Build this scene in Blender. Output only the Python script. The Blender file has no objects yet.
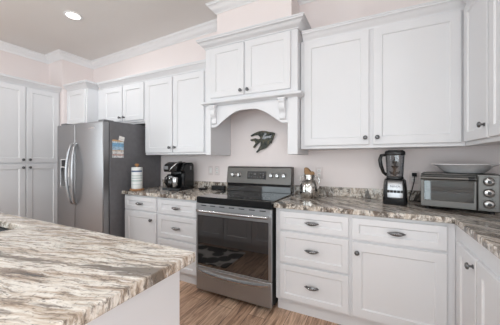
import bpy, bmesh, math, random
from mathutils import Vector, Matrix
random.seed(7)
sc = bpy.context.scene
COL = sc.collection
R = math.radians

# ------------------------------------------------------------------ camera, world, lights, exposure
cam = bpy.data.cameras.new('camera')
cam_o = bpy.data.objects.new('camera', cam); COL.objects.link(cam_o)
cam_o.location = (1.5153, -2.5992, 1.2746)
cam_o.rotation_euler = (R(90), 0, R(26.0927))
cam.sensor_width = 36; cam.lens = 249.28/500*36; cam.shift_y = -2.8/500
cam.clip_start = .02
sc.camera = cam_o
w = bpy.data.worlds.new('world'); sc.world = w; w.use_nodes = True
w.node_tree.nodes['Background'].inputs[0].default_value = (.86, .92, 1, 1)
w.node_tree.nodes['Background'].inputs[1].default_value = 1.0

def area(name, loc, rot, sx, sy, power, color=(1, 1, 1)):
    l = bpy.data.lights.new(name, 'AREA'); l.shape = 'RECTANGLE'; l.size = sx; l.size_y = sy
    l.energy = power; l.color = color
    o = bpy.data.objects.new(name, l); COL.objects.link(o); o.location = loc; o.rotation_euler = rot
    return o
# daylight through the windows behind the camera, plus unseen side windows added for light
area('daylight', (-.9, -6.22, 1.12), (R(90), 0, 0), 2.6, 1.95, 100, (.85, .95, 1))
area('daylight', (2.2, -6.22, 1.12), (R(90), 0, 0), 1.7, 1.95, 98, (.85, .95, 1))
area('daylight', (2.72, -4.0, 1.6), (R(90), 0, R(90)), 1.5, 1.5, 88, (.85, .95, 1))
area('daylight', (-4.42, -4.2, 1.6), (R(90), 0, R(-90)), 1.8, 1.7, 118, (.85, .95, 1))
sc.view_settings.view_transform = 'Standard'
sc.view_settings.look = 'None'
sc.view_settings.gamma = 1
sc.view_settings.use_curve_mapping = False
sc.view_settings.exposure = -0.60
sc.cycles.use_denoising = True
sc.cycles.max_bounces = 10
sc.cycles.diffuse_bounces = 6
sc.cycles.caustics_reflective = False
sc.cycles.caustics_refractive = False
sc.cycles.sample_clamp_indirect = 6

# ------------------------------------------------------------------ materials
def srgb(r, g, b):
    f = lambda c: (c/255/12.92) if c/255 <= .04045 else ((c/255+.055)/1.055)**2.4
    return (f(r), f(g), f(b), 1)
class N:
    """tiny node helper"""
    def __init__(s, name):
        s.m = bpy.data.materials.new(name); s.m.use_nodes = True
        s.t = s.m.node_tree; s.b = s.t.nodes['Principled BSDF']
    def n(s, typ, **kw):
        x = s.t.nodes.new(typ)
        for k, v in kw.items():
            if k in x.inputs: x.inputs[k].default_value = v
            else: setattr(x, k, v)
        return x
    def l(s, a, b): s.t.links.new(a, b)
    def coords(s, which='Object', scale=(1, 1, 1), rot=(0, 0, 0), loc=(0, 0, 0)):
        tc = s.n('ShaderNodeTexCoord'); mp = s.n('ShaderNodeMapping')
        mp.inputs['Scale'].default_value = scale; mp.inputs['Rotation'].default_value = rot; mp.inputs['Location'].default_value = loc
        s.l(tc.outputs[which], mp.inputs['Vector']); return mp.outputs['Vector']
    def geo(s, scale=(1, 1, 1), rot=(0, 0, 0), loc=(0, 0, 0)):
        tc = s.n('ShaderNodeNewGeometry'); mp = s.n('ShaderNodeMapping')
        mp.inputs['Scale'].default_value = scale; mp.inputs['Rotation'].default_value = rot; mp.inputs['Location'].default_value = loc
        s.l(tc.outputs['Position'], mp.inputs['Vector']); return mp.outputs['Vector']
    def noise(s, vec, scale, detail=4, rough=.5, dist=0):
        x = s.n('ShaderNodeTexNoise'); x.inputs['Scale'].default_value = scale; x.inputs['Detail'].default_value = detail
        x.inputs['Roughness'].default_value = rough; x.inputs['Distortion'].default_value = dist
        s.l(vec, x.inputs['Vector']); return x.outputs[0]
    def ramp(s, fac, stops, interp='LINEAR'):
        x = s.n('ShaderNodeValToRGB'); cr = x.color_ramp; cr.interpolation = interp
        while len(cr.elements) < len(stops): cr.elements.new(.5)
        for e, (p, c) in zip(cr.elements, stops): e.position = p; e.color = c
        s.l(fac, x.inputs[0]); return x.outputs[0]
    def mix(s, fac, a, b, mode='MIX'):
        x = s.n('ShaderNodeMix'); x.data_type = 'RGBA'; x.blend_type = mode
        for i, v in ((0, fac), (6, a), (7, b)):
            if hasattr(v, 'is_output'): s.l(v, x.inputs[i])
            else: x.inputs[i].default_value = v
        return x.outputs[2]
    def bump(s, h, strength, dist=.002):
        x = s.n('ShaderNodeBump'); x.inputs['Strength'].default_value = strength; x.inputs['Distance'].default_value = dist
        s.l(h, x.inputs['Height']); s.l(x.outputs[0], s.b.inputs['Normal'])

def paint(name, c, rough=.5, amt=.03, scale=30, bump=.05, spec=.5):
    q = N(name); v = q.geo(); f = q.noise(v, scale, 3)
    d = tuple(x*(1-amt) for x in c[:3])+(1,)
    q.l(q.ramp(f, [(.3, d), (.7, c)]), q.b.inputs['Base Color'])
    q.b.inputs['Roughness'].default_value = rough; q.b.inputs['Specular IOR Level'].default_value = spec
    if bump: q.bump(q.noise(v, 160, 2), bump, .001)
    return q.m
def metal(name, c, rough=.3, stretch=(1, 1, 60), amt=.12):
    q = N(name); v = q.coords('Object', stretch); f = q.noise(v, 6, 3)
    d = tuple(x*(1-amt) for x in c[:3])+(1,)
    q.l(q.ramp(f, [(.3, d), (.7, c)]), q.b.inputs['Base Color'])
    q.b.inputs['Metallic'].default_value = 1
    r = q.ramp(f, [(.3, (rough*.85,)*3+(1,)), (.7, (rough*1.15,)*3+(1,))]); q.l(r, q.b.inputs['Roughness'])
    return q.m
def plastic(name, c, rough=.35, spec=.5, coat=0, ior=None):
    q = N(name); v = q.coords('Object'); f = q.noise(v, 25, 2)
    d = tuple(x*.88 for x in c[:3])+(1,)
    q.l(q.ramp(f, [(.3, d), (.7, c)]), q.b.inputs['Base Color'])
    q.b.inputs['Roughness'].default_value = rough; q.b.inputs['Specular IOR Level'].default_value = spec
    q.b.inputs['Coat Weight'].default_value = coat; q.b.inputs['Coat Roughness'].default_value = .03
    if ior: q.b.inputs['IOR'].default_value = ior
    return q.m
def thin_glass(name, tint=(.9, .93, .93, 1), refl=.06, dens=0.0):
    q = N(name); t = q.t
    tr = q.n('ShaderNodeBsdfTransparent'); tr.inputs[0].default_value = tint
    gl = q.n('ShaderNodeBsdfGlossy'); gl.inputs['Roughness'].default_value = .03
    lw = q.n('ShaderNodeLayerWeight'); lw.inputs[0].default_value = .25
    mx = q.n('ShaderNodeMixShader')
    ma = q.n('ShaderNodeMath'); ma.operation = 'ADD'; ma.inputs[1].default_value = refl
    q.l(lw.outputs['Fresnel'], ma.inputs[0]); q.l(ma.outputs[0], mx.inputs[0])
    q.l(tr.outputs[0], mx.inputs[1]); q.l(gl.outputs[0], mx.inputs[2])
    q.l(mx.outputs[0], t.nodes['Material Output'].inputs[0])
    t.nodes.remove(q.b)
    return q.m

M = {}
M['cab'] = paint('cabinet_white', srgb(220, 220, 222), .38, .012, 4, .02)
M['trim'] = paint('trim_white', srgb(238, 238, 239), .42, .012, 4, .02)
M['wall'] = paint('wall_blush', srgb(238, 229, 227), .75, .02, 3, .12, .25)
M['wallw'] = paint('wall_pale', srgb(226, 226, 226), .75, .02, 3, .1, .25)
M['ceil'] = paint('ceiling_grey', srgb(226, 223, 220), .85, .02, 2, .1, .2)
M['steel'] = metal('stainless', (.33, .33, .337, 1), .33, (1, 1, 40), .05)
M['steelh'] = metal('stainless_brushed_across', (.45, .46, .475, 1), .38, (1.2, 1.2, 60), .05)
M['steelhi'] = metal('polished_steel', (.55, .55, .55, 1), .2, (1, 1, 8), .05)
M['steeld'] = metal('stainless_dark', (.125, .12, .114, 1), .34, (1.2, 1.2, 60), .05)
M['pewter'] = metal('pewter', (.23, .23, .235, 1), .34, (12, 12, 12), .5)
M['fridgeside'] = plastic('fridge_side_grey', srgb(112, 111, 114), .42, .4)
M['black'] = plastic('black_plastic', (.009, .009, .010, 1), .22, .35)
M['blackmat'] = plastic('black_matte', (.014, .014, .015, 1), .6, .3)
M['blackglass'] = plastic('black_glass', (.006, .006, .007, 1), .04, .6, .6)
M['ovenglass'] = plastic('oven_window_glass', (.010, .009, .009, 1), .03, .5, 0, 2.5)
M['grey'] = plastic('grey_plastic', srgb(120, 120, 122), .4)
M['white'] = plastic('white_plastic', srgb(238, 236, 234), .4)
M['outlet'] = plastic('outlet_plastic', srgb(228, 218, 216), .4)
M['china'] = plastic('white_china', srgb(238, 238, 240), .12, .5, .3)
M['glass'] = thin_glass('clear_glass')
M['smokeglass'] = thin_glass('smoke_glass', (.62, .64, .66, 1), .05)
M['ovenpane'] = thin_glass('toaster_pane', (.62, .65, .66, 1), .06)
M['wood'] = plastic('light_wood', srgb(176, 128, 84), .5)
M['lamp'] = N('lamp_glow').m
_b = M['lamp'].node_tree.nodes['Principled BSDF']
_b.inputs['Emission Color'].default_value = (1, .97, .92, 1); _b.inputs['Emission Strength'].default_value = 9

def granite(name, off, rot, stops, band=None, veinlo=.60, sy=9.0, warp=.10):
    """streaked stone: bands along a direction, fine mineral veins, dark speckle; band = a dark vein (line constant)"""
    q = N(name)
    v0 = q.geo((1, 1, 1), (0, 0, R(rot)))
    nz = q.n('ShaderNodeTexNoise'); nz.inputs['Scale'].default_value = 2.4; nz.inputs['Detail'].default_value = 5; q.l(v0, nz.inputs['Vector'])
    sub = q.n('ShaderNodeVectorMath'); sub.operation = 'SUBTRACT'; q.l(nz.outputs['Color'], sub.inputs[0]); sub.inputs[1].default_value = (.5, .5, .5)
    scl = q.n('ShaderNodeVectorMath'); scl.operation = 'SCALE'; scl.inputs[3].default_value = warp; q.l(sub.outputs[0], scl.inputs[0])
    ad = q.n('ShaderNodeVectorMath'); ad.operation = 'ADD'; q.l(v0, ad.inputs[0]); q.l(scl.outputs[0], ad.inputs[1])
    mp = q.n('ShaderNodeMapping'); mp.inputs['Scale'].default_value = (1.25, sy, 2.6); mp.inputs['Location'].default_value = off; q.l(ad.outputs[0], mp.inputs['Vector'])
    vec = mp.outputs[0]
    K, Wt = (0, 0, 0, 1), (1, 1, 1, 1)
    col = q.ramp(q.noise(vec, 1.5, 12, .72, .25), stops)
    fine = q.noise(vec, 6.5, 8, .75, .5)
    col = q.mix(q.ramp(fine, [(.50, K), (.60, (.85, .85, .85, 1))]), col, srgb(104, 92, 82))
    col = q.mix(q.ramp(fine, [(.36, (.8, .8, .8, 1)), (.45, K)]), col, srgb(232, 227, 220))
    vein = q.noise(vec, 2.6, 10, .7, .6)
    col = q.mix(q.ramp(vein, [(veinlo, K), (veinlo+.06, (.9, .9, .9, 1))]), col, srgb(70, 63, 57))
    if band is not None:
        sp = q.n('ShaderNodeSeparateXYZ'); q.l(ad.outputs[0], sp.inputs[0])
        m1 = q.n('ShaderNodeMath'); m1.operation = 'SUBTRACT'; q.l(sp.outputs['Y'], m1.inputs[0]); m1.inputs[1].default_value = band
        m2 = q.n('ShaderNodeMath'); m2.operation = 'ABSOLUTE'; q.l(m1.outputs[0], m2.inputs[0])
        m3 = q.n('ShaderNodeMath'); m3.operation = 'MULTIPLY_ADD'; q.l(q.noise(vec, 2.2, 6, .7), m3.inputs[0]); m3.inputs[1].default_value = -.16; q.l(m2.outputs[0], m3.inputs[2])
        f = q.ramp(m3.outputs[0], [(.0, Wt), (.012, K)])
        m4 = q.n('ShaderNodeMath'); m4.operation = 'ADD'; q.l(m3.outputs[0], m4.inputs[0]); m4.inputs[1].default_value = .068
        f = q.ramp(m4.outputs[0], [(.0, (.95, .95, .95, 1)), (.016, K)])
        col = q.mix(f, col, q.mix(fine, srgb(64, 57, 51), srgb(138, 124, 110)))
    sp_ = q.noise(v0, 70, 4, .7)
    col = q.mix(q.ramp(sp_, [(.56, K), (.66, (.7, .7, .7, 1))]), col, srgb(78, 70, 64))
    q.l(col, q.b.inputs['Base Color'])
    q.b.inputs['Roughness'].default_value = .16
    q.bump(q.noise(v0, 40, 3), .03, .001)
    return q.m
_cream, _tan, _grey, _white, _brown, _dk = srgb(208, 196, 182), srgb(178, 160, 142), srgb(156, 149, 141), srgb(228, 223, 215), srgb(124, 106, 92), srgb(70, 62, 57)
M['granite_i'] = granite('granite_island', (.3, .2, 0), -15.5, [(.27, _dk), (.36, _brown), (.42, _tan), (.47, _cream), (.51, _white), (.56, _cream), (.62, _tan), (.68, _grey), (.76, _brown)], -2.172, .60, 10, .17)
M['granite_c'] = granite('granite_counter', (3.7, 1.1, .4), 44, [(.34, _dk), (.41, _brown), (.46, _grey), (.495, _white), (.53, _tan), (.57, _white), (.62, _tan), (.68, _dk)], None, .535, 7, .12)

def floor_mat():
    q = N('wood_plank_floor')
    v = q.geo((1, 1, 1), (0, 0, R(90)))
    br = q.n('ShaderNodeTexBrick'); q.l(v, br.inputs['Vector'])
    br.offset = .37; br.inputs['Scale'].default_value = 1
    br.inputs['Brick Width'].default_value = 1.2; br.inputs['Row Height'].default_value = .15
    br.inputs['Mortar Size'].default_value = .0018
    br.inputs['Color1'].default_value = (0, 0, 0, 1); br.inputs['Color2'].default_value = (1, 1, 1, 1); br.inputs['Mortar'].default_value = (.5, .5, .5, 1)
    tone = q.ramp(br.outputs['Color'], [(0, srgb(206, 178, 156)), (.5, srgb(222, 196, 174)), (1, srgb(234, 212, 192))])
    g = q.geo((16, 1.3, 1)); gn = q.noise(g, 2.2, 7, .7, 1.2)
    grain = q.ramp(gn, [(.30, srgb(112, 86, 70)), (.46, srgb(206, 186, 172)), (.62, srgb(255, 244, 234))])
    col = q.mix(.85, tone, grain, 'MULTIPLY')
    kn = q.ramp(q.noise(q.geo((7, .9, 1)), 1.7, 6, .65, 1.6), [(.53, (0, 0, 0, 1)), (.66, (.85, .85, .85, 1))])
    col = q.mix(kn, col, srgb(86, 58, 44))
    col = q.mix(br.outputs['Fac'], col, srgb(60, 42, 34))
    q.l(col, q.b.inputs['Base Color']); q.b.inputs['Roughness'].default_value = .36
    q.bump(gn, .08, .002)
    return q.m
M['floor'] = floor_mat()

def zbands(name, bands, rough=.6, noise=.0, axis='Z', scale=60):
    """bands: list of (position 0..1 of the generated box, colour), printed paper"""
    q = N(name); tc = q.n('ShaderNodeTexCoord'); sp = q.n('ShaderNodeSeparateXYZ'); q.l(tc.outputs['Generated'], sp.inputs[0])
    col = q.ramp(sp.outputs[axis], bands, 'CONSTANT')
    if noise:
        f = q.noise(tc.outputs['Object'], scale, 2)
        col = q.mix(q.ramp(f, [(.5, (0, 0, 0, 1)), (.56, (noise,)*3+(1,))]), col, srgb(120, 130, 140))
    q.l(col, q.b.inputs['Base Color']); q.b.inputs['Roughness'].default_value = rough
    return q.m

# ------------------------------------------------------------------ mesh builder
class MB:
    def __init__(s): s.bm = bmesh.new()
    def face(s, vs):
        try: return s.bm.faces.new(vs)
        except ValueError: return None
    def box(s, x0, x1, y0, y1, z0, z1):
        v = [s.bm.verts.new((x, y, z)) for z in (z0, z1) for y in (y0, y1) for x in (x0, x1)]
        for f in ((0, 2, 3, 1), (4, 5, 7, 6), (0, 1, 5, 4), (2, 6, 7, 3), (0, 4, 6, 2), (1, 3, 7, 5)): s.face([v[i] for i in f])
        return s
    def rings(s, rs, closed=True, cap=True):
        """list of equal-length rings of points -> skin"""
        R_ = [[s.bm.verts.new(p) for p in r] for r in rs]
        n = len(R_[0])
        for a, b in zip(R_, R_[1:]):
            for i in range(n if closed else n-1):
                j = (i+1) % n; s.face([a[i], a[j], b[j], b[i]])
        if cap:
            s.face(R_[0][::-1]); s.face(R_[-1])
        return s
    def lathe(s, prof, c=(0, 0, 0), n=28, axis='Z', cap=True, a0=0):
        rs = []
        for r, h in prof:
            ring = []
            for i in range(n):
                a = a0+2*math.pi*i/n; u, v = r*math.cos(a), r*math.sin(a)
                p = {'Z': (u, v, h), 'Y': (u, h, -v), 'X': (h, u, v)}[axis]
                ring.append((c[0]+p[0], c[1]+p[1], c[2]+p[2]))
            rs.append(ring)
        return s.rings(rs, True, cap)
    def tube(s, pts, r, n=10):
        pts = [Vector(p) for p in pts]; rs = []
        up = None
        for i, p in enumerate(pts):
            t = (pts[min(i+1, len(pts)-1)]-pts[max(i-1, 0)]).normalized()
            if up is None: up = t.orthogonal().normalized()
            up = (up-t*up.dot(t)).normalized(); w_ = t.cross(up)
            rr = r[i] if isinstance(r, (list, tuple)) else r
            rs.append([tuple(p+up*rr*math.cos(2*math.pi*k/n)+w_*rr*math.sin(2*math.pi*k/n)) for k in range(n)])
        return s.rings(rs)
    def prism(s, poly, a0, a1, axis='Y'):
        """poly in the two other axes: Y->(x,z), X->(y,z), Z->(x,y)"""
        def P(p, a): return {'Y': (p[0], a, p[1]), 'X': (a, p[0], p[1]), 'Z': (p[0], p[1], a)}[axis]
        return s.rings([[P(p, a0) for p in poly], [P(p, a1) for p in poly]])
    def slab(s, xs, ys, mask, z0, z1, axis='Z'):
        """grid slab, shared verts, only outer faces.  mask[j][i] filled"""
        def P(x, y, z): return {'Z': (x, y, z), 'Y': (x, z, y), 'X': (z, x, y)}[axis]
        V = {}
        def v(i, j, k):
            if (i, j, k) not in V: V[(i, j, k)] = s.bm.verts.new(P(xs[i], ys[j], (z0, z1)[k]))
            return V[(i, j, k)]
        nx, ny = len(xs)-1, len(ys)-1
        full = lambda i, j: 0 <= i < nx and 0 <= j < ny and mask[j][i]
        for j in range(ny):
            for i in range(nx):
                if not full(i, j): continue
                s.face([v(i, j, 1), v(i+1, j, 1), v(i+1, j+1, 1), v(i, j+1, 1)])
                s.face([v(i, j, 0), v(i, j+1, 0), v(i+1, j+1, 0), v(i+1, j, 0)])
                if not full(i, j-1): s.face([v(i, j, 0), v(i+1, j, 0), v(i+1, j, 1), v(i, j, 1)])
                if not full(i, j+1): s.face([v(i, j+1, 0), v(i, j+1, 1), v(i+1, j+1, 1), v(i+1, j+1, 0)])
                if not full(i-1, j): s.face([v(i, j, 0), v(i, j, 1), v(i, j+1, 1), v(i, j+1, 0)])
                if not full(i+1, j): s.face([v(i+1, j, 0), v(i+1, j+1, 0), v(i+1, j+1, 1), v(i+1, j, 1)])
        return s
    def sweep(s, path, prof):
        """profile (outward, z); outward is the right-hand side of the path; mitred"""
        P = [Vector((p[0], p[1])) for p in path]; rs = []
        for i, p in enumerate(P):
            d0 = (P[i]-P[i-1]).normalized() if i else None
            d1 = (P[i+1]-P[i]).normalized() if i < len(P)-1 else None
            n0 = Vector((d0.y, -d0.x)) if d0 else None; n1 = Vector((d1.y, -d1.x)) if d1 else None
            if n0 is None: m = n1
            elif n1 is None: m = n0
            else:
                m = (n0+n1).normalized(); m = m/ max(.2, m.dot(n0))
            rs.append([(p.x+m.x*o, p.y+m.y*o, z) for o, z in prof])
        return s.rings(rs)
    def xf(s, mat): s.bm.transform(mat); return s
    def build(s, name, mat, parent=None, bevel=0, seg=2, smooth=35, sub=0):
        bmesh.ops.recalc_face_normals(s.bm, faces=s.bm.faces)
        me = bpy.data.meshes.new(name); s.bm.to_mesh(me); s.bm.free()
        o = bpy.data.objects.new(name, me); COL.objects.link(o); me.materials.append(mat)
        if smooth:
            for p in me.polygons: p.use_smooth = True
            me.set_sharp_from_angle(angle=R(smooth))
        if bevel:
            b = o.modifiers.new('bevel', 'BEVEL'); b.width = bevel; b.segments = seg; b.limit_method = 'ANGLE'; b.angle_limit = R(40); b.harden_normals = False
        if sub:
            b = o.modifiers.new('sub', 'SUBSURF'); b.levels = sub; b.render_levels = sub
        if parent is not None: o.parent = parent
        return o

def thing(name, label, cat, loc=(0, 0, 0), rz=0, group=None):
    o = bpy.data.objects.new(name, None); COL.objects.link(o); o.empty_display_size = .05
    o.location = loc; o.rotation_euler = (0, 0, R(rz)); o['label'] = label; o['category'] = cat
    if group: o['group'] = group
    return o
def tag(o, label, cat, group=None):
    o['label'] = label; o['category'] = cat
    if group: o['group'] = group
    return o
def struct(o, label=None, cat=None):
    o['kind'] = 'structure'
    if label: o['label'] = label
    if cat: o['category'] = cat
    return o

# ------------------------------------------------------------------ room shell
CZ = 2.885
def rise(o):                                     # the ceiling rises slightly towards the right
    for v in o.data.vertices:
        if v.co.z > 2.6: v.co.z += .033*(v.co.x+2.65)
    return o
XL, XB, YB, XR = -3.05, -2.68, -.472, 2.56       # alcove wall, bumped-out wall, its end, right wall
YF = -6.1
CH = (-.02, .825, -.29)                          # chase over the hood
struct(MB().box(-4.4, 2.7, -6.2, .12, -.1, 0).build('floor', M['floor']), 'brown wood plank floor', 'floor')
struct(rise(MB().box(-4.4, 2.7, -6.2, .12, CZ, CZ+.1).build('ceiling', M['ceil'])), 'pale grey painted ceiling', 'ceiling')
wb = MB(); wb.box(XB, XR, 0, .12, 0, CZ)
struct(rise(wb.build('wall_back', M['wall'])), 'blush pink back wall behind the range', 'wall')
struct(rise(MB().box(CH[0], CH[1], CH[2], 0, 2.40, CZ).build('wall_chase', M['wall'])), 'blush pink chimney chase above the hood cabinet', 'wall')
wl = MB().box(XB-.5, XB, YB, .12, 0, CZ)
wl.box(XB+.0005, -2.517, -.536, .12, 0, 2.30)
struct(rise(wl.build('wall_left', M['wall'])), 'blush pink wall stepping out beside the refrigerator', 'wall')
wl = MB().box(XL-.12, XL, -2.6, YB, 0, CZ)
struct(rise(wl.build('wall_alcove', M['wall'])), 'blush pink wall above the pantry cabinet', 'wall')
struct(rise(MB().box(-4.4, XL-.12, -2.72, -2.6, 0, CZ).build('wall_return', M['wallw'])), 'pale wall beyond the pantry', 'wall')
# living-side walls with window openings
xs, zs = [-4.4, -2.2, .4, 1.35, 2.35, 2.7], [0, .12, 2.5, CZ]
struct(rise(MB().slab([-4.4, -2.2, .4, 1.35, XR], zs, [[1, 1, 1, 1], [1, 0, 1, 0], [1, 1, 1, 1]], -6.2, YF, 'Y').build('wall_front', M['wallw'])), 'pale wall with windows opposite the range', 'wall')
struct(rise(MB().slab([-6.2, -4.75, -3.25, .12], [0, .85, 2.35, CZ], [[1, 1, 1], [1, 0, 1], [1, 1, 1]], XR, XR+.12, 'X').build('wall_right', M['wall'])), 'blush pink right-hand wall', 'wall')
struct(rise(MB().slab([-6.2, -5.1, -3.3, -2.6], [0, .75, 2.45, CZ], [[1, 1, 1], [1, 0, 1], [1, 1, 1]], -4.5, -4.38, 'X').build('wall_living', M['wallw'])), 'pale wall with an unseen added window left of the living side', 'wall')
def window(idx, axis, a0, a1, z0, z1, d):
    fr = MB()
    t = .06
    def b(p, q, r, s_):
        if axis == 'Y': fr.box(p, q, d-.03, d+.03, r, s_)
        else: fr.box(d-.03, d+.03, p, q, r, s_)
    b(a0, a0+t, z0, z1); b(a1-t, a1, z0, z1); b(a0+t, a1-t, z0, z0+t); b(a0+t, a1-t, z1-t, z1)
    am = (a0+a1)/2; b(am-.025, am+.025, z0+t, z1-t)
    struct(fr.build('window_%d' % idx, M['trim']), 'unseen white framed window on the living side', 'window')
window(1, 'Y', -2.2, .4, .12, 2.5, -6.15)
window(2, 'Y', 1.35, XR, .12, 2.5, -6.15)
window(3, 'X', -4.75, -3.25, .85, 2.35, XR+.06)  # unseen, added to light the fronts facing right
window(4, 'X', -5.1, -3.3, .75, 2.45, -4.44)  # unseen, added to light the right-wall cabinets

CEILP = [(0, CZ-.096), (.012, CZ-.096), (.014, CZ-.082), (.026, CZ-.074), (.054, CZ-.047), (.074, CZ-.024), (.082, CZ-.021), (.082, CZ-.008), (.092, CZ-.008), (.092, CZ-.0005), (0, CZ-.0005)]
path = [(XL, -2.6), (XL, YB), (XB, YB), (XB, 0), (CH[0], 0), (CH[0], CH[2]), (CH[1], CH[2]), (CH[1], 0), (XR, 0), (XR, -6.1)]
struct(rise(MB().sweep(path, CEILP).build('trim_1', M['trim'], smooth=50)), 'white crown moulding where walls meet the ceiling', 'crown moulding')

# ------------------------------------------------------------------ cabinets
def door_mesh(x0, x1, z0, z1, y=0, t=.02, st=.062, rec=.009, sl=.007):
    """shaker front facing -y: frame with a recessed panel"""
    m = MB(); bm = m.bm
    def ring(i, yy): return [(x0+i, yy, z0+i), (x1-i, yy, z0+i), (x1-i, yy, z1-i), (x0+i, yy, z1-i)]
    e = .003
    m.rings([ring(0, y), ring(0, y-t+e), ring(e, y-t), ring(st, y-t), ring(st+.002, y-t+.003), ring(st+sl, y-t+rec)])
    return m
def knob(parent, x, y, z, r=.0165):
    m = MB()
    m.lathe([(.006, 0), (.006, -.003), (.0095, -.0035), (.0095, -.001)][:1]+[(.0055, -.014), (.009, -.018), (r, -.021), (r*1.02, -.026), (r*.85, -.0305), (r*.45, -.033), (.001, -.0335)], (x, y, z), 20, 'Y')
    m.lathe([(.0105, 0), (.0105, -.003), (.006, -.005)], (x, y, z), 18, 'Y')
    return m.build('knob', M['pewter'], parent, smooth=50)
def pull(parent, x, y, z, w=.112, h=.032):
    """oval drawer pull: a curved pointed oval plate with a beaded middle on two posts"""
    m = MB(); rs = []
    n = 17
    for i in range(n):
        u = -1+2*i/(n-1); hh = h/2*max(.16, (1-abs(u)**2.1)); yy = -.012-.014*(1-u*u)
        rs.append([(x+u*w/2, y+yy-.004, z), (x+u*w/2, y+yy-.002, z+hh*.7), (x+u*w/2, y+yy+.003, z+hh), (x+u*w/2, y+yy+.005, z), (x+u*w/2, y+yy+.003, z-hh), (x+u*w/2, y+yy-.002, z-hh*.7)])
    m.rings(rs)
    for sx in (-1, 1): m.lathe([(.006, 0), (.0045, -.008), (.006, -.016)], (x+sx*w*.36, y, z), 10, 'Y')
    o = m.build('pull', M['pewter'], parent, smooth=60)
    b = MB()
    for k in range(-2, 3):
        rr = .0062-.0008*abs(k)
        b.lathe([(.0005, rr*1.0), (rr*.7, rr*.7), (rr, 0), (rr*.7, -rr*.7), (.0005, -rr)], (x+k*.0125, y-.0305+.0009*k*k, z), 10, 'Y')
    q = b.build('beads', M['steelhi'], o, smooth=60)
    return o
CABP = lambda z: [(0, z), (.008, z), (.010, z+.014), (.020, z+.022), (.036, z+.045), (.044, z+.058), (.052, z+.06), (.052, z+.074), (.058, z+.074), (.058, z+.085), (0, z+.085)]
def add_door(c, x0, x1, z0, z1, kx=None, kz=None, name='door'):
    d = door_mesh(x0, x1, z0, z1).build(name, M['cab'], c, smooth=20)
    if kx is not None: knob(d, kx, -.02, kz)
    return d
def add_drawer(c, x0, x1, z0, z1):
    d = door_mesh(x0, x1, z0, z1, st=.045).build('drawer', M['cab'], c, smooth=20)
    pull(d, (x0+x1)/2, -.02, (z0+z1)/2)
    return d
CAB_UP, CAB_BASE = 'white upper cabinets', 'white base cabinets'

# --- upper cabinets, left of the hood  (local x = world x - x0, local y=0 is the box face)
ZL0, ZL1 = 1.335, 2.29
c = thing('upper_cabinet', 'white two-door upper cabinet between the refrigerator and the hood', 'cabinet', (-1.075, -.33, 0), 0, CAB_UP)
MB().box(0, .995, 0, .328, ZL0, ZL1).build('body', M['cab'], c, bevel=.002)
for x0, x1, kx in ((.012, .455, .425), (.475, .918, .505)):
    add_door(c, x0, x1, ZL0+.025, 2.262, kx, ZL0+.085)
MB().sweep([(0, 0), (.995, 0)], CABP(ZL1-.012)).build('crown', M['cab'], c, smooth=50)
c = thing('upper_cabinet', 'short white two-door cabinet directly over the refrigerator', 'cabinet', (-2.04, -.33, 0), 0, CAB_UP)
MB().box(0, .963, 0, .328, 1.765, ZL1).build('body', M['cab'], c, bevel=.002)
for x0, x1, kx in ((.145, .535, .503), (.553, .943, .585)):
    add_door(c, x0, x1, 1.79, 2.262, kx, 1.84)
MB().sweep([(.058, 0), (.963, 0)], CABP(ZL1-.012)).build('crown', M['cab'], c, smooth=50)
MB().box(.30, .95, .02, .06, 1.745, 1.765).build('light_rail', M['cab'], c, bevel=.002)
c = thing('upper_cabinet', 'narrow white cabinet in the corner above the left of the refrigerator', 'cabinet', (-2.515, -.485, 0), 0, CAB_UP)
MB().box(0, .473, 0, .483, 1.765, ZL1).build('body', M['cab'], c, bevel=.002)
add_door(c, .02, .445, 1.79, 2.262)
MB().sweep([(.0, 0), (.473, 0), (.473, .153)], CABP(ZL1-.012)).build('crown', M['cab'], c, smooth=50)

# --- tall pantry on the left wall, faces +x
PX = -2.605
c = thing('pantry_cabinet', 'tall white pantry cabinet with four doors left of the refrigerator', 'cabinet', (PX, -1.335, 0), 90)
MB().box(0, .795, 0, .44, .0, 2.27).build('body', M['cab'], c, bevel=.002)
for x0, x1, kx in ((.01, .385, .355), (.397, .772, .427)):
    add_door(c, x0, x1, 1.235, 2.235, kx, 1.275)
    add_door(c, x0, x1, .12, 1.215, kx, 1.172)
MB().sweep([(0, 0), (.795, 0)], CABP(2.245)).build('crown', M['cab'], c, smooth=50)

# --- upper cabinets, right of the hood
ZR0, ZR1 = 1.372, 2.355
c = thing('upper_cabinet', 'large white two-door upper cabinet right of the hood above the blender', 'cabinet', (.925, -.33, 0), 0, CAB_UP)
MB().box(0, 1.187, 0, .328, ZR0, ZR1).build('body', M['cab'], c, bevel=.002)
for x0, x1, kx in ((.036, .568, .54), (.598, 1.162, .628)):
    add_door(c, x0, x1, ZR0+.027, 2.338, kx, ZR0+.083)
MB().sweep([(.024, 0), (1.187, 0)], CABP(ZR1-.012)).build('crown', M['cab'], c, smooth=50)
c = thing('upper_cabinet', 'white upper cabinet on the right wall above the toaster oven', 'cabinet', (2.112, -.33, 0), -90, CAB_UP)
MB().box(.002, 1.3, 0, .446, ZR0, ZR1).build('body', M['cab'], c, bevel=.002)
for x0, x1, kx in ((.042, .432, .40), (.455, .84, .81), (.86, 1.27, .89)):
    add_door(c, x0, x1, ZR0+.027, 2.338, kx, ZR0+.105)
MB().sweep([(.058, 0), (1.3, 0)], CABP(ZR1-.012)).build('crown', M['cab'], c, smooth=50)

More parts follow.
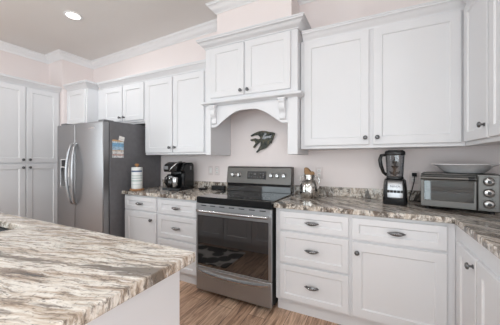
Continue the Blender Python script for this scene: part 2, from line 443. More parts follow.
# --- hood cabinet with arched valance, mantel shelf, corbels, legs
c = thing('hood_cabinet', 'white mantel hood cabinet with arched valance above the range', 'cabinet', (-.078, -.42, 0))
W = .998
MB().box(0, W, 0, .418, 1.86, 2.475).build('body', M['cab'], c, bevel=.002)
add_door(c, .075, .466, 1.915, 2.432, .435, 1.955)
add_door(c, .482, .935, 1.915, 2.432, .512, 1.955)
MB().sweep([(0, .418), (0, 0), (W, 0), (W, .418)], [(o*1.28, 2.443+(z-2.443)*1.05) for o, z in CABP(2.443)]).build('crown', M['cab'], c, smooth=50)
sh = MB().sweep([(0, .085), (0, 0), (W, 0), (W, .085)], [(0, 1.838), (.014, 1.838), (.018, 1.846), (.034, 1.856), (.040, 1.862), (.040, 1.878), (.012, 1.886), (0, 1.892)])
sh.build('mantel_shelf', M['cab'], c, smooth=50)
for x0, x1 in ((0, .064), (W-.092, W)):
    MB().box(x0, x1, 0, .418, 1.325, 1.86).build('leg', M['cab'], c, bevel=.002)
# arch
va = []
ax0, ax1 = .064, W-.092
pts = []
n = 28
spring, apex = 1.615, 1.772
flat = .055
for i in range(n+1):
    u = -1+2*i/n
    x = ax0+flat+(ax1-ax0-2*flat)*(i/n)
    k = 1-abs(u)
    z = spring+(apex-spring)*(math.sin(min(1, k*1.15)*math.pi/2)**1.1)
    pts.append((x, z))
poly = [(ax0, spring)]+pts+[(ax1, spring)]
vm_ = MB()
bot0 = [vm_.bm.verts.new((x, .012, z)) for x, z in poly]; top0 = [vm_.bm.verts.new((x, .012, 1.86)) for x, z in poly]
bot1 = [vm_.bm.verts.new((x, .035, z)) for x, z in poly]; top1 = [vm_.bm.verts.new((x, .035, 1.86)) for x, z in poly]
for i in range(len(poly)-1):
    vm_.face([bot0[i], bot0[i+1], top0[i+1], top0[i]]); vm_.face([bot1[i], top1[i], top1[i+1], bot1[i+1]])
    vm_.face([bot0[i], bot1[i], bot1[i+1], bot0[i+1]]); vm_.face([top0[i], top0[i+1], top1[i+1], top1[i]])
vm_.face([bot0[0], top0[0], top1[0], bot1[0]]); vm_.face([bot0[-1], bot1[-1], top1[-1], top0[-1]])
vm_.build('valance', M['cab'], c, smooth=30)
def corbel(x):
    prof = [(0, 1.838), (-.052, 1.838), (-.052, 1.815), (-.048, 1.800), (-.040, 1.792), (-.043, 1.775), (-.046, 1.755), (-.040, 1.735), (-.028, 1.72), (-.018, 1.71), (-.014, 1.695), (-.018, 1.68), (-.022, 1.668), (-.018, 1.652), (-.008, 1.645), (0.0, 1.64)]
    pr_ = [(y+.012, z) for y, z in prof]
    m = MB(); m.prism(pr_, x-.028, x+.028, 'X'); m.box(x-.034, x+.034, -.046, .012, 1.82, 1.838)
    m.build('corbel', M['cab'], c, bevel=.002, smooth=35)
corbel(.105); corbel(W-.14)

# --- base cabinets (box face y=-.61)
def base_cab(label, x0, x1, spec, loc=None, rz=0, depth=.608, dx=0):
    c = thing('base_cabinet', label, 'cabinet', loc or (x0, -.61, 0), rz, CAB_BASE)
    Wd = x1-x0
    MB().box(-dx, Wd, 0, depth, .11, .875).build('body', M['cab'], c, bevel=.0015)
    MB().box(0, Wd, .05, .075, 0, .11).build('toe_kick', M['cab'], c)
    for s in spec:
        if s[0] == 'drawer': add_drawer(c, *s[1:])
        else: add_door(c, *s[1:])
    return c
base_cab('white base cabinet with one drawer over a door, beside the refrigerator', -1.095, -.57, [('drawer', .018, .515, .708, .858), ('door', .018, .515, .13, .69, .448, .615)])
base_cab('white three-drawer base cabinet directly left of the range', -.57, -.004, [('drawer', .018, .535, .702, .852), ('drawer', .018, .535, .452, .685), ('drawer', .018, .535, .13, .435)])
base_cab('white three-drawer base cabinet directly right of the range', .786, 1.372, [('drawer', .036, .574, .70, .85), ('drawer', .036, .574, .43, .684), ('drawer', .036, .574, .13, .414)])
base_cab('white base cabinet with a wide drawer over one door, below the blender', 1.372, 1.9895, [('drawer', .012, .572, .692, .85), ('door', .012, .572, .13, .674, .045, .602)])
base_cab('white base cabinet along the right wall below the toaster oven', 0, 1.4, [('door', .105, .40, .13, .785, .375, .738), ('door', .42, .80, .13, .785), ('door', .82, 1.36, .13, .785)], (1.99, -.61, 0), -90, .565, .605)

# --- granite worktops
c = thing('countertop', 'granite countertop between the refrigerator and the range', 'countertop')
MB().box(-1.105, .004, -.65, -.001, .8755, .914).build('slab', M['granite_c'], c, bevel=.004)
MB().box(-1.105, .004, -.022, -.001, .9145, 1.0).build('backsplash', M['granite_c'], c, bevel=.002)
c = thing('countertop', 'L-shaped granite countertop under the blender and toaster oven', 'countertop')
MB().slab([.778, 1.973, XR-.002], [-2.0, -.65, -.001], [[0, 1], [1, 1]], .8755, .914).build('slab', M['granite_c'], c, bevel=.004)
MB().slab([.778, XR-.023, XR-.002], [-2.0, -.022, -.001], [[0, 1], [1, 1]], .9145, 1.005).build('backsplash', M['granite_c'], c, bevel=.002)

# --- island
c = thing('kitchen_island', 'white kitchen island with a granite top in the foreground', 'island')
IX0, IX1, IY0, IY1 = -1.75, .895, -3.0, -1.815
sx0, sx1, sy0, sy1 = -.92, -.165, -2.38, -1.925
MB().slab([IX0, sx0, sx1, IX1], [IY0, sy0, sy1, IY1], [[1, 1, 1], [1, 0, 1], [1, 1, 1]], .876, .914).build('top', M['granite_i'], c, bevel=.004)
ib = MB().slab([IX0+.03, sx0-.03, sx1+.03, IX1-.05], [IY0+.3, sy0-.03, sy1+.025, IY1-.035], [[1, 1, 1], [1, 0, 1], [1, 1, 1]], .1, .8755)
ib.build('body', M['cab'], c, bevel=.002)
MB().box(IX0+.06, IX1-.10, IY0+.33, IY1-.085, 0, .1).build('toe_kick', M['cab'], c)
for x0, x1 in ((-.85, -.415), (-.40, .035), (.05, .43), (.445, .825), (-1.70, -1.29), (-1.275, -.865)):
    d = door_mesh(x0, x1, .13, .845).xf(Matrix.Translation(((0, 0, 0)))).xf(Matrix.Rotation(math.pi, 4, 'Z'))
    # rotated to face the range (+y)
    d.xf(Matrix.Translation((x0+x1, IY1-.035, 0)))
    d.build('door', M['cab'], c, smooth=20)
s_ = MB()
def rr(x0, x1, y0, y1, r, z, n=5):
    o = []
    for cx, cy, a in ((x1-r, y1-r, 0), (x0+r, y1-r, 90), (x0+r, y0+r, 180), (x1-r, y0+r, 270)):
        for i in range(n+1):
            t = R(a+90*i/n); o.append((cx+r*math.cos(t), cy+r*math.sin(t), z))
    return o
s_.rings([rr(sx0-.015, sx1+.015, sy0-.015, sy1+.015, .07, .872), rr(sx0+.004, sx1-.004, sy0+.004, sy1-.004, .06, .872), rr(sx0+.008, sx1-.008, sy0+.008, sy1-.008, .06, .70), rr(sx0+.03, sx1-.03, sy0+.03, sy1-.03, .05, .675)], cap=False)
s_.face([s_.bm.verts.new(p) for p in rr(sx0+.03, sx1-.03, sy0+.03, sy1-.03, .05, .675)])
tag(s_.build('sink', M['steel'], None), 'stainless undermount sink basin cut into the island top', 'sink')

# ------------------------------------------------------------------ refrigerator
c = thing('refrigerator', 'stainless side-by-side refrigerator with dark grey sides', 'refrigerator', (-2.045, -.02, 0))
FW, FH = .905, 1.715
MB().box(0, FW, -.75, 0, .03, FH).build('body', M['fridgeside'], c, bevel=.006)
MB().box(.02, FW-.02, -.74, -.02, 0, .03).build('base_grille', M['blackmat'], c)
yF = -.83
def fdoor(x0, x1, hole=None):
    m = MB()
    z0, z1 = .06, 1.70
    if hole:
        hx0, hx1, hz0, hz1 = hole
        m.slab([x0, hx0, hx1, x1], [z0, hz0, hz1, z1], [[1, 1, 1], [1, 0, 1], [1, 1, 1]], yF, -.757, 'Y')
    else:
        # slightly crowned front
        n = 10; ring = []
        prof = [(x0, -.757)]+[(x0+(x1-x0)*i/n, yF-.010*(1-(2*i/n-1)**2)) for i in range(n+1)]+[(x1, -.757)]
        m.prism(prof, z0, z1, 'Z')
    return m.build('door', M['steel'], c, bevel=.008, seg=3, smooth=30)
hole = (.075, .262, .935, 1.285)
d1 = fdoor(.002, .378, hole)
d2 = fdoor(.386, FW-.002)
# dispenser
m = MB(); hx0, hx1, hz0, hz1 = hole
m.box(hx0, hx1, -.765, -.758, hz0, hz1); m.box(hx0, hx1, yF+.004, -.765, 1.175, hz1)
dp = m.build('dispenser', plastic('dispenser_grey', srgb(205, 206, 208), .4), d1, bevel=.003)
MB().box(hx0+.005, hx1-.005, yF-.004, -.77, hz0, hz0+.02).build('drip_tray', M['steelhi'], dp, bevel=.002)
MB().box(hx0+.06, hx1-.06, -.80, -.766, 1.06, 1.17).build('paddle', M['white'], dp, bevel=.004)
MB().box(hx0+.02, hx1-.02, yF+.0005, yF+.004, 1.19, hz1-.015).build('control_panel', M['black'], dp, bevel=.001)
def fhandle(parent, x, sgn):
    pts = [(x, yF+.005, .745)]
    for i in range(15):
        u = -1+2*i/14
        pts.append((x+sgn*.022*(1-u*u), yF-.022-.042*(1-u*u)**.8, 1.105+.345*u))
    pts.append((x, yF+.005, 1.465))
    m = MB().tube(pts, [.011]+[.0125+.004*(1-(-1+2*i/14)**2) for i in range(15)]+[.011], 12)
    return m.build('handle', M['steelh'], parent, smooth=60)
fhandle(d1, .345, -1); fhandle(d2, .419, 1)
MB().box(.03, .13, -.80, -.68, FH-.01, FH+.012).build('hinge_cover', M['grey'], c, bevel=.004)
MB().box(FW-.13, FW-.03, -.80, -.68, FH-.01, FH+.012).build('hinge_cover', M['grey'], c, bevel=.004)
MB().box(.665, .765, yF-.0105, yF-.006, 1.625, 1.64).build('badge', M['steelhi'], d2, bevel=.001)

# papers on the fridge side (world x=-1.14)
fx = -1.14+.0005
m1 = zbands('printed_calendar', [(0, srgb(232, 230, 232)), (.12, srgb(206, 170, 160)), (.2, srgb(236, 232, 230)), (.36, srgb(222, 196, 168)), (.43, srgb(176, 206, 228)), (.62, srgb(128, 180, 216)), (.82, srgb(214, 226, 232)), (.9, srgb(214, 170, 120))], .6, .5)
tag(MB().box(fx, fx+.002, -.742, -.598, 1.297, 1.505).build('flyer', m1), 'printed blue and white flyer stuck on the refrigerator side', 'flyer')
m2 = zbands('printed_note', [(0, srgb(236, 232, 228)), (.3, srgb(210, 206, 206)), (.42, srgb(240, 238, 234))], .6)
nt = MB().box(-.001, .001, -.035, .035, -.026, .026).build('note', m2)
nt.location = (fx+.0035, -.625, 1.522); nt.rotation_euler = (R(-12), 0, 0)
tag(nt, 'small white note tilted above the flyer on the refrigerator side', 'note')

# ------------------------------------------------------------------ range
RX0, RX1 = .010, .774
c = thing('range', 'stainless electric range with black glass top and oven window', 'range', (RX0, -.66, 0))
RW = RX1-RX0
MB().box(.004, RW-.004, 0, .63, .05, .905).build('body', M['blackmat'], c)
MB().box(0, RW, -.022, .56, .905, .925).build('cooktop', M['blackglass'], c, bevel=.004)
MB().box(0, RW, -.024, -.0215, .868, .924).build('front_lip', M['black'], c, bevel=.001)
for cx, cy, r in ((.2, .13, .1), (.56, .13, .115), (.2, .38, .08), (.56, .38, .08)):
    for q_ in (r, r*.6):
        n = 36; rings_ = MB()
        rings_.rings([[(cx+(q_+d)*math.cos(2*math.pi*i/n), cy+(q_+d)*math.sin(2*math.pi*i/n), .9253) for i in range(n)] for d in (0, .002)], cap=False)
        rings_.build('burner_ring', M['grey'], c, smooth=0)
# backguard: black lower part and stainless sloped panel
MB().prism([(.53, .925), (.53, 1.012), (.545, 1.012), (.632, 1.012), (.632, .925)], 0.004, RW-.004, 'X').build('backguard_base', M['blackglass'], c, bevel=.003)
bg = MB().prism([(.520, 1.012), (.545, 1.188), (.56, 1.198), (.632, 1.198), (.632, 1.012)], 0, RW, 'X').build('backguard', M['steeld'], c, bevel=.004)
tilt = math.atan2(.025, .176)
def onpanel(x, z, out=0):
    y = .520+(z-1.012)*.025/.176
    return (x, y-out, z)
def dial(x, z):
    p = onpanel(x, z)
    m = MB(); m.lathe([(.026, 0), (.026, -.006), (.021, -.010), (.019, -.026), (.017, -.030), (.0005, -.031)], (0, 0, 0), 24, 'Y')
    m.box(-.004, .004, -.036, -.028, -.017, .017)
    m.xf(Matrix.Translation(p) @ Matrix.Rotation(-tilt, 4, 'X'))
    return m.build('knob', M['steelhi'], bg, smooth=40)
for x in (.085, .160, .548, .618, .690): dial(x, 1.105)
dm = MB(); dm.box(-.112, .112, -.004, 0, -.043, .043).xf(Matrix.Translation(onpanel(.375, 1.105)) @ Matrix.Rotation(-tilt, 4, 'X'))
dsp = dm.build('display', M['blackglass'], bg, bevel=.001)
for i, (x, z, w_, h_) in enumerate([(-.09, .018, .012, .006), (-.09, 0, .012, .006), (-.09, -.018, .012, .006), (-.06, .018, .01, .006), (-.06, -.018, .01, .006), (-.03, -.02, .01, .005), (-.008, -.02, .01, .005), (.014, -.02, .01, .005), (.05, .018, .012, .006), (.05, -.018, .012, .006), (.08, .018, .012, .006), (.08, 0, .012, .006), (.08, -.018, .012, .006), (-.02, .012, .03, .01)]):
    mk = MB().box(x-w_/2, x+w_/2, -.0046, -.004, z-h_/2, z+h_/2)
    mk.xf(Matrix.Translation(onpanel(.375, 1.105)) @ Matrix.Rotation(-tilt, 4, 'X')).build('button_mark', M['grey'], dsp)
# oven door
dr = MB().slab([.0, .016, RW-.026, RW], [.262, .275, .752, .862], [[1, 1, 1], [1, 0, 1], [1, 1, 1]], -.03, -.001, 'Y').build('oven_door', M['steelh'], c, bevel=.003)
MB().box(.016, RW-.026, -.028, -.012, .275, .752).build('window', M['ovenglass'], dr)
for k in range(7):
    x = .06+k*.1; MB().box(x, x+.055, -.0306, -.029, .842, .850).build('vent_slot', M['blackmat'], dr)
pts = [(.03, -.028, .800)]+[(.03+.704*i/12, -.058-.016*math.sin(math.pi*i/12), .800) for i in range(13)]+[(.734, -.028, .800)]
MB().tube(pts, .0135, 12).build('handle', M['steelhi'], dr, smooth=60)
dw = MB().box(0, RW, -.028, -.001, .050, .256).build('storage_drawer', M['steelh'], c, bevel=.004)
n = 16
hp = MB(); rs = []
for i in range(n+1):
    u = -1+2*i/n; x = RW/2+u*(RW/2-.025); zz = .205+.026*u*u; o_ = .016*(1-u**6)
    rs.append([(x, -.0275, zz+.009), (x, -.029-o_, zz+.010), (x, -.034-o_, zz), (x, -.029-o_, zz-.010), (x, -.0275, zz-.009)])
hp.rings(rs); hp.build('handle', M['steelhi'], dw, smooth=60)
for x in (.05, RW-.05):
    MB().lathe([(.016, 0), (.016, .010), (.009, .012), (.009, .055)], (x, .07, 0), 14).build('foot', M['blackmat'], c)
MB().box(.02, RW-.02, .10, .6, .012, .05).build('base_skirt', M['blackmat'], c)

# ------------------------------------------------------------------ counter objects
ZC = .9145
# coffee maker
c = thing('coffee_maker', 'black two-way coffee maker with carafe beside the refrigerator', 'coffee maker', (-.60, -.25, ZC), 3)
b = MB().prism([(-.15, 0), (-.15, .028), (-.02, .034), (-.02, .028), (.13, .028), (.13, 0)], -.125, .125, 'X')
b.build('base', M['black'], c, bevel=.006)
MB().prism([(-.005, .028), (-.005, .25), (.0, .30), (.04, .325), (.11, .325), (.135, .30), (.135, .028)], -.125, .125, 'X').build('body', M['black'], c, bevel=.012, seg=3)
# right solid half comes forward
MB().prism([(-.06, .03), (-.05, .2), (-.09, .24), (-.04, .31), (0.0, .322), (.02, .322), (.02, .03)], .07, .125, 'X').build('side_column', M['black'], c, bevel=.012, seg=3)
MB().prism([(-.125, .215), (-.135, .26), (-.115, .305), (-.05, .33), (.05, .332), (.05, .215)], -.125, .07, 'X').build('brew_head', M['black'], c, bevel=.01, seg=3)
pts = [(-.02, -.134, .235)]+[(-.02+.085*math.sin(t), -.138+.10*(1-math.cos(t)), .235+.102*math.sin(t)) for t in [i*math.pi/2/8 for i in range(9)]]
MB().tube(pts, .009, 8).build('trim_arc', M['steelhi'], c, smooth=60)
MB().box(-.115, -.05, -.1385, -.130, .245, .285).build('control_panel', M['grey'], c, bevel=.003)
M['darkglass'] = thin_glass('carafe_glass', (.3, .31, .32, 1), .03)
cf = MB().lathe([(.04, .034), (.056, .04), (.062, .075), (.058, .12), (.046, .155), (.044, .165)], (-.055, -.075, 0), 24).build('carafe', M['darkglass'], c, smooth=60)
MB().lathe([(.047, .163), (.047, .182), (.03, .188), (.0005, .188)], (-.055, -.075, 0), 24).build('carafe_lid', M['black'], cf, smooth=40)
MB().tube([(-.07, -.118, .165), (-.078, -.150, .15), (-.08, -.154, .09), (-.072, -.13, .06)], .008, 8).build('carafe_handle', M['black'], cf, smooth=60)
MB().lathe([(.046, .158), (.047, .150), (.047, .150)], (-.055, -.075, 0), 24, cap=False).build('carafe_band', M['steelhi'], cf)
MB().lathe([(.030, .034), (.034, .04), (.036, .15), (.033, .155), (.0005, .155)], (.028, -.10, 0), 20).build('brew_cup', M['steelhi'], c, smooth=50)
MB().box(.1245, .1265, .055, .078, .235, .285).build('badge', M['grey'], c, bevel=.001)

# paper towel roll on wooden stand
c = thing('paper_towel_roll', 'wrapped white paper towel roll on a wooden stand', 'paper towels', (-1.005, -.52, ZC))
MB().lathe([(.078, 0), (.08, .004), (.08, .012), (.074, .016), (.0005, .016)], (0, 0, 0), 32).build('stand_base', M['wood'], c)
roll = plastic('paper_wrap', srgb(236, 237, 236), .45)
MB().lathe([(.018, .0165), (.058, .0165), (.062, .022), (.062, .262), (.058, .27), (.018, .272)], (0, 0, 0), 36).build('roll', roll, c, smooth=40)
MB().lathe([(.010, .27), (.010, .283), (.022, .288), (.026, .297), (.022, .308), (.008, .314), (.0005, .315)], (0, 0, 0), 20).build('finial', M['wood'], c, smooth=60)
lab = zbands('wrap_print', [(0, srgb(232, 234, 232)), (.16, srgb(196, 208, 206)), (.19, srgb(234, 236, 234)), (.34, srgb(176, 196, 190)), (.40, srgb(234, 236, 234)), (.5, srgb(150, 176, 176)), (.53, srgb(234, 236, 234)), (.62, srgb(170, 186, 186)), (.66, srgb(236, 237, 236)), (.84, srgb(70, 92, 128)), (.92, srgb(236, 237, 236))], .45)
m = MB(); n = 20; rs = []
for z in (.03, .25):
    rs.append([(.0627*math.cos(t), .0627*math.sin(t), z) for t in [R(-110+130*i/n) for i in range(n+1)]])
m.rings(rs, closed=False, cap=False); m.build('printed_label', lab, c, smooth=60)

# two small dark items behind the left of the range
m = MB(); m.rings([rr(-.045, .045, -.03, .03, .012, 0), rr(-.05, .05, -.034, .034, .014, .012), rr(-.05, .05, -.034, .034, .014, .02), rr(-.042, .042, -.027, .027, .01, .016)])
o = m.build('spoon_rest', M['black'], None); o.location = (-.31, -.16, ZC); o.rotation_euler = (0, 0, R(8))
tag(o, 'low flat black tray on the counter left of the range', 'tray')
c = thing('speaker', 'small black rectangular box against the backsplash left of the range', 'box', (-.13, -.09, ZC), 4)
MB().box(-.085, .085, -.028, .028, 0, .052).build('body', M['black'], c, bevel=.008, seg=3)
MB().box(-.077, .077, -.0295, -.0275, .007, .045).build('grille', M['blackmat'], c, bevel=.001)

# glass jar with brown top
jar = metal('mercury_glass', (.66, .65, .62, 1), .12, (4, 4, 3), .35)
c = thing('jar', 'silvery glass jar with a brown top right of the range', 'jar', (.972, -.18, ZC))
jb = MB().lathe([(.07, 0), (.084, .006), (.092, .03), (.094, .07), (.09, .11), (.08, .14), (.06, .165), (.05, .172), (.05, .205), (.055, .208), (.055, .216), (.046, .218), (.046, .175)], (0, 0, 0), 36, cap=False)
jb.face([jb.bm.verts.new((.07*math.cos(2*math.pi*i/36), .07*math.sin(2*math.pi*i/36), .0)) for i in range(36)])
jb.build('body', jar, c, smooth=50)
for s_x in (-1, 1):
    MB().tube([(s_x*.052, 0, .2), (s_x*.082, 0, .196), (s_x*.094, 0, .165), (s_x*.088, 0, .128)], .006, 8).build('handle', jar, c, smooth=60)
brown = plastic('brown_cork', srgb(150, 118, 84), .7)
def wob(prof, cx, cy, sc_=(1, 1)):
    m = MB(); n = 20; rs = []
    for k, (r, z) in enumerate(prof):
        rs.append([(cx[k]+r*sc_[0]*math.cos(2*math.pi*i/n)*(1+.12*math.sin(3*i+k)), cy+r*sc_[1]*math.sin(2*math.pi*i/n)*(1+.1*math.cos(2*i+k)), z) for i in range(n)])
    return m.rings(rs)
wob([(.040, .175), (.042, .21), (.040, .225), (.034, .24), (.024, .262), (.020, .275), (.008, .285)], [0, 0, -.004, -.012, -.024, -.03, -.034], 0, (1.1, .9)).build('contents', brown, c, smooth=60)
wob([(.018, .20), (.020, .23), (.014, .244), (.004, .25)], [.028, .03, .03, .03], -.01).build('contents', brown, c, smooth=60)

# blender
c = thing('blender', 'blender with black base, silver panel and clear pitcher', 'blender', (1.683, -.235, ZC), -3)
def rrect(wx, wy, r, z, n=4): return rr(-wx/2, wx/2, -wy/2, wy/2, r, z, n)
MB().rings([rrect(.168, .170, .03, 0), rrect(.172, .174, .03, .01), rrect(.170, .172, .03, .10), rrect(.163, .164, .03, .155), rrect(.150, .150, .03, .198), rrect(.132, .132, .03, .206)]).build('base', M['black'], c, bevel=.0, smooth=40)
m = MB(); rs = []
for z, wy, hw in ((.052, .173, .080), (.062, .173, .0815), (.10, .172, .0815), (.155, .164, .079), (.196, .151, .073)):
    rs.append([(hw*u, -wy/2-.0045+.016*(abs(u)**3), z+(.016*(u*u) if z < .06 else 0)) for u in [-1+i*.2 for i in range(11)]])
m.rings(rs, closed=False, cap=False)
pn = m.build('control_panel', M['steelh'], c, smooth=60)
sol = pn.modifiers.new('solid', 'SOLIDIFY'); sol.thickness = .004
for u in (-.048, -.024, 0, .024, .048): MB().box(u-.0105, u+.0105, -.0935, -.086, .098, .118).build('button', M['blackmat'], pn, bevel=.001)
# lettering on the panel
cu = bpy.data.curves.new('lettering', 'FONT'); cu.body = 'NINJA'; cu.size = .026; cu.align_x = 'CENTER'; cu.extrude = .0008
to = bpy.data.objects.new('lettering', cu); COL.objects.link(to)
bpy.context.view_layer.update()
dg = bpy.context.evaluated_depsgraph_get()
tm = bpy.data.meshes.new_from_object(to.evaluated_get(dg)); bpy.data.objects.remove(to)
lo = bpy.data.objects.new('lettering', tm); COL.objects.link(lo); lo.parent = pn
tm.materials.append(M['black'])
lo.location = (0, -.0885, .140); lo.rotation_euler = (R(90-9), 0, 0)
# pitcher
MB().rings([rrect(.112, .112, .035, .207), rrect(.118, .118, .035, .23), rrect(.135, .135, .035, .39), rrect(.137, .137, .035, .40)], cap=False).build('pitcher', M['smokeglass'], c, smooth=50)
MB().rings([rrect(.122, .122, .035, .2065), rrect(.124, .124, .035, .216), rrect(.119, .119, .035, .224), rrect(.05, .05, .02, .227)]).build('pitcher_collar', M['black'], c, smooth=40)
ld = MB().rings([rrect(.142, .142, .035, .396), rrect(.146, .146, .035, .402), rrect(.146, .146, .035, .418), rrect(.136, .136, .035, .430), rrect(.09, .09, .03, .434)]).build('lid', M['black'], c, smooth=40)
MB().box(-.05, .06, -.03, .03, .430, .438).build('lid_lever', M['blackmat'], ld, bevel=.006, seg=3)
MB().tube([(-.066, -.02, .40), (-.098, -.03, .395), (-.108, -.033, .36), (-.100, -.03, .31), (-.082, -.024, .255), (-.058, -.017, .232)], [.012, .014, .015, .015, .013, .011], 10).build('handle', M['black'], c, smooth=60)
m = MB(); m.lathe([(.012, .225), (.010, .25), (.009, .34), (.006, .375), (.0005, .38)], (0, 0, 0), 14)
for z, a, L in ((.245, 20, .045), (.29, 110, .042), (.335, 65, .038)):
    for s_ in (0, 180):
        t = R(a+s_); q_ = MB()
        m.tube([(0, 0, z), (L*.6*math.cos(t), L*.6*math.sin(t), z+.006), (L*math.cos(t+.25), L*math.sin(t+.25), z+.018)], [.012, .010, .004], 8)
m.build('blade_tower', M['blackmat'], c, smooth=50)

# toaster oven, turned a little towards the room
TW, TD, TH = .425, .285, .262
c = thing('toaster_oven', 'stainless countertop toaster oven in the right corner', 'toaster oven', (1.842, -.365, ZC), -12.5)
H0 = .018
ft = [MB().lathe([(.014, 0), (.016, .003), (.013, .02)], (x, y, 0), 14).build('foot', M['blackmat'], c) for x in (.04, TW-.04) for y in (.03, TD-.03)]
sh_ = MB(); t = .012
DX = .312                                      # door | control split
sh_.box(0, t, .012, TD, H0, TH); sh_.box(DX, TW, .0, TD, H0, TH); sh_.box(t, DX, .012, TD, TH-t, TH); sh_.box(t, DX, .012, TD, H0, H0+t)
sh_.box(t, DX, TD-t, TD, H0+t, TH-t)
sh_.build('shell', M['steeld'], c, bevel=.005, seg=3)
inn = MB(); inn.box(t, DX, TD-t-.004, TD-t-.002, H0+t, TH-t); inn.box(t+.001, t+.004, .02, TD-t, H0+t, TH-t); inn.box(DX-.004, DX-.001, .02, TD-t, H0+t, TH-t); inn.box(t, DX, .02, TD-t, H0+t+.001, H0+t+.003)
inn.build('cavity_liner', metal('oven_liner', (.42, .44, .44, 1), .5, (2, 2, 20), .3), c)
rk = MB()
for k in range(14):
    x = t+.012+k*(DX-2*t)/14; rk.tube([(x, .03, .125), (x, TD-.03, .125)], .0018, 6)
for y in (.03, .12, .2, TD-.03): rk.tube([(t+.004, y, .1225), (DX-.004, y, .1225)], .0025, 6)
rk.build('rack', M['steelhi'], c, smooth=60)
MB().box(t+.012, DX-.012, .035, TD-.03, .1275, .146).build('baking_tray', M['blackmat'], c, bevel=.003)
dr = MB().slab([.0, .022, DX-.016, DX-.002], [H0+.004, H0+.05, TH-.055, TH-.012], [[1, 1, 1], [1, 0, 1], [1, 1, 1]], -.014, .010, 'Y').build('door', M['steeld'], c, bevel=.003)
MB().box(.022, DX-.016, -.006, -.002, H0+.05, TH-.055).build('pane', M['ovenpane'], dr)
hd = MB(); hd.tube([(.004, -.047, TH-.032), (DX-.004, -.047, TH-.032)], .0145, 14)
for x in (.03, DX-.03): hd.tube([(x, -.012, TH-.034), (x, -.045, TH-.034)], .009, 8)
hh = hd.build('handle', M['steeld'], dr, smooth=60)
MB().lathe([(.0153, 0), (.0153, .034)], (DX-.046, -.047, TH-.032), 14, 'X').build('handle_cap', M['black'], hh, smooth=40)
MB().slab([DX+.006, TW-.008], [H0+.012, TH-.014], [[1]], -.004, .002, 'Y').build('control_panel', M['steeld'], c, bevel=.002)
for k, z in enumerate((.215, .142, .068)):
    m = MB(); m.lathe([(.030, 0), (.030, -.004), (.026, -.008), (.024, -.024), (.020, -.027), (.0005, -.027)], (DX+.058, -.004, z), 26, 'Y')
    kb = m.build('knob', M['steelhi'], c, smooth=40)
    MB().lathe([(.011, 0), (.011, -.0015), (.0005, -.002)], (DX+.058, -.031, z), 18, 'Y').build('knob_face', M['black'], kb)
    if True:
        mk = MB()
        for a in range(-130, 131, 26):
            mk.box(-.0015, .0015, -.0006, 0, .034, .039)
            for v_ in list(mk.bm.verts)[-8:]:
                v_.co = Matrix.Rotation(R(a), 4, 'Y') @ v_.co
        mk.xf(Matrix.Translation((DX+.058, -.004, z))).build('dial_marks', M['blackmat'], c)

# platter on the toaster oven
m = MB().lathe([(.0005, .012), (.10, .010), (.110, .016), (.158, .056), (.196, .066), (.198, .062), (.163, .049), (.118, .006), (.105, 0), (.0005, .002)], (0, 0, 0), 48, cap=False)
o = m.build('platter', M['china'], None, smooth=60); o.location = (2.125, -.245, ZC+TH+.001)
tag(o, 'wide white dish resting on top of the toaster oven', 'dish')

# outlets and switch on the wall
def outlet(label, x, z, kind):
    c = thing('wall_outlet' if kind != 'switch' else 'light_switch', label, 'outlet' if kind != 'switch' else 'switch', (x, 0, z))
    MB().box(-.036, .036, -.006, -.0005, -.058, .058).build('plate', M['outlet'], c, bevel=.003)
    if kind == 'switch':
        MB().box(-.017, .017, -.009, -.005, -.034, .034).build('rocker', M['white'], c, bevel=.002)
    else:
        for s_ in (-1, 1):
            k = MB().box(-.017, .017, -.0085, -.005, s_*.021-.015, s_*.021+.015).build('socket', M['white'], c, bevel=.003)
            MB().box(-.008, -.005, -.009, -.0083, s_*.021-.004, s_*.021+.006).box(.005, .008, -.009, -.0083, s_*.021-.004, s_*.021+.006).build('slots', M['blackmat'], k)
    return c
outlet('white wall switch plate left of the range, nearer the coffee maker', -.305, 1.14, 'switch')
outlet('white outlet plate left of the range, nearer the range', -.21, 1.14, 'outlet')
outlet('white outlet plate on the wall behind the glass jar', 1.03, 1.14, 'outlet')
outlet('white outlet plate with a black plug, between the blender and toaster oven', 1.845, 1.12, 'outlet')
# cord
m = MB().tube([(1.845, -.03, 1.145), (1.845, -.05, 1.135), (1.84, -.058, 1.09), (1.825, -.06, 1.02), (1.805, -.07, .95), (1.80, -.075, .921), (1.82, -.05, .919), (1.86, -.042, .919), (1.90, -.04, .919)], .0038, 8)
c = thing('power_cord', 'black power cord hanging from the outlet beside the toaster oven', 'cord')
m.build('cable', M['blackmat'], c, smooth=60)
MB().box(1.828, 1.862, -.045, -.0095, 1.13, 1.16).build('plug', M['blackmat'], c, bevel=.004)

# fish plaque
out = [(282, 105), (262, 98), (240, 97), (215, 91), (185, 88), (150, 93), (115, 108), (85, 127), (93, 136), (120, 125), (145, 123), (160, 136), (166, 150), (150, 156), (125, 149), (95, 155), (82, 163), (95, 172), (118, 172), (126, 190), (105, 222), (117, 228), (137, 205), (155, 188), (168, 176), (166, 205), (150, 235), (129, 262), (141, 266), (165, 246), (195, 236), (220, 222), (240, 197), (250, 184), (256, 192), (261, 174), (273, 142), (283, 118)]
def fishpt(px, py):
    u, v = 240+px/8.13, 120+py/8.13
    # rays of the measured picture -> wall plane, worked out once: linear fit around the plaque
    return u, v
a_ = R(-26.0927); s0, c0 = math.sin(a_), math.cos(a_)
def wallxz(u, v, y):
    r = (u-250)/249.28; z = -(v-159.7)/249.28
    d = (s0+r*c0, c0-r*s0, z); t_ = (y+2.5992)/d[1]
    return (1.5153+t_*d[0], 1.2746+t_*d[2])
poly = [wallxz(*fishpt(*p), -.025) for p in out]
c = thing('fish_plaque', 'dark metal fish wall plaque under the hood arch', 'wall art', (.40, 0, 1.48))
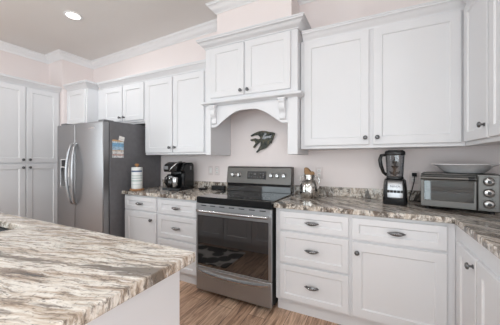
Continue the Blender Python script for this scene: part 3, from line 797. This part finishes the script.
q = N('fish_patina'); v = q.geo((1, 1, 1)); f = q.noise(v, 28, 4, .6)
q.l(q.ramp(f, [(.35, srgb(40, 44, 43)), (.5, srgb(70, 72, 66)), (.65, srgb(106, 97, 76))]), q.b.inputs['Base Color'])
q.b.inputs['Metallic'].default_value = .2; q.b.inputs['Roughness'].default_value = .5; q.b.inputs['Specular IOR Level'].default_value = .3; q.bump(f, .4, .004)
M['fish'] = q.m
m = MB().prism([(x-.40, z-1.48) for x, z in poly], -.030, -.018, 'Y'); m.build('body', M['fish'], c, bevel=.003)
m = MB(); 
for (px, py) in ((240, 120), (190, 140)): 
    x, z = wallxz(240+px/8.13, 120+py/8.13, -.02); m.lathe([(.008, 0), (.006, -.022)], (x-.40, 0, z-1.48), 10, 'Y')
m.build('standoffs', M['pewter'], c)
fin = [(178, 150), (205, 100), (222, 112), (205, 128), (235, 130), (262, 118), (250, 150), (225, 148), (200, 160)]
m = MB().prism([(x-.40, z-1.48) for x, z in [wallxz(240+a/8.13, 120+b/8.13, -.03) for a, b in fin]], -.036, -.030, 'Y'); m.build('side_fin', M['pewter'], c, bevel=.002)
x, z = wallxz(240+250/8.13, 120+118/8.13, -.03)
MB().lathe([(.010, 0), (.010, -.006), (.004, -.009), (.0005, -.009)], (x-.40, -.03, z-1.48), 14, 'Y').build('eye', M['blackmat'], c)

# kitchen mat on the floor in front of the island sink (mirrored in the oven window)
q = N('mat_pattern'); v = q.geo((1, 1, 1)); vo = q.n('ShaderNodeTexVoronoi'); vo.inputs['Scale'].default_value = 5; q.l(v, vo.inputs['Vector'])
q.l(q.ramp(vo.outputs['Distance'], [(.0, srgb(36, 36, 40)), (.50, srgb(60, 60, 62)), (.56, srgb(190, 186, 180)), (.7, srgb(206, 202, 196))]), q.b.inputs['Base Color']); q.b.inputs['Roughness'].default_value = .8
c_ = MB().rings([rr(-.98, -.02, -1.80, -1.27, .03, 0.0005), rr(-.98, -.02, -1.80, -1.27, .03, .011)]).build('kitchen_mat', q.m, None, bevel=.003)
tag(c_, 'patterned grey kitchen mat on the floor in front of the island', 'mat')

# recessed ceiling lights: first one visible, the others unseen and added for light
spots = [(-1.55, -.93), (1.0, -2.35), (-.6, -3.3), (1.6, -3.3), (-.6, -5.0), (1.4, -5.0), (-2.6, -3.4)]
can_lab = ['round recessed ceiling light above the refrigerator aisle']+['unseen round recessed ceiling light added to brighten the room']*6
for (x, y), lb in zip(spots, can_lab):
    c = thing('ceiling_light', lb, 'ceiling light', (x, y, CZ+.033*(x+2.65)), 0, 'recessed ceiling lights')
    MB().lathe([(.068, -.006), (.088, -.009), (.092, -.005), (.092, .004), (.068, .004)], (0, 0, 0), 36, cap=False).build('trim_ring', M['trim'], c, smooth=60)
    MB().lathe([(.0005, -.005), (.068, -.005)], (0, 0, 0), 36, cap=False).build('diffuser', M['lamp'], c)
    l = bpy.data.lights.new('ceiling_light_lamp', 'AREA'); l.shape = 'DISK'; l.size = .13; l.energy = {-1.55: 10, 1.0: 7}.get(x, 16); l.color = (.93, .975, 1)
    lo_ = bpy.data.objects.new('lamp', l); COL.objects.link(lo_); lo_.location = (0, 0, -.016); lo_.parent = c
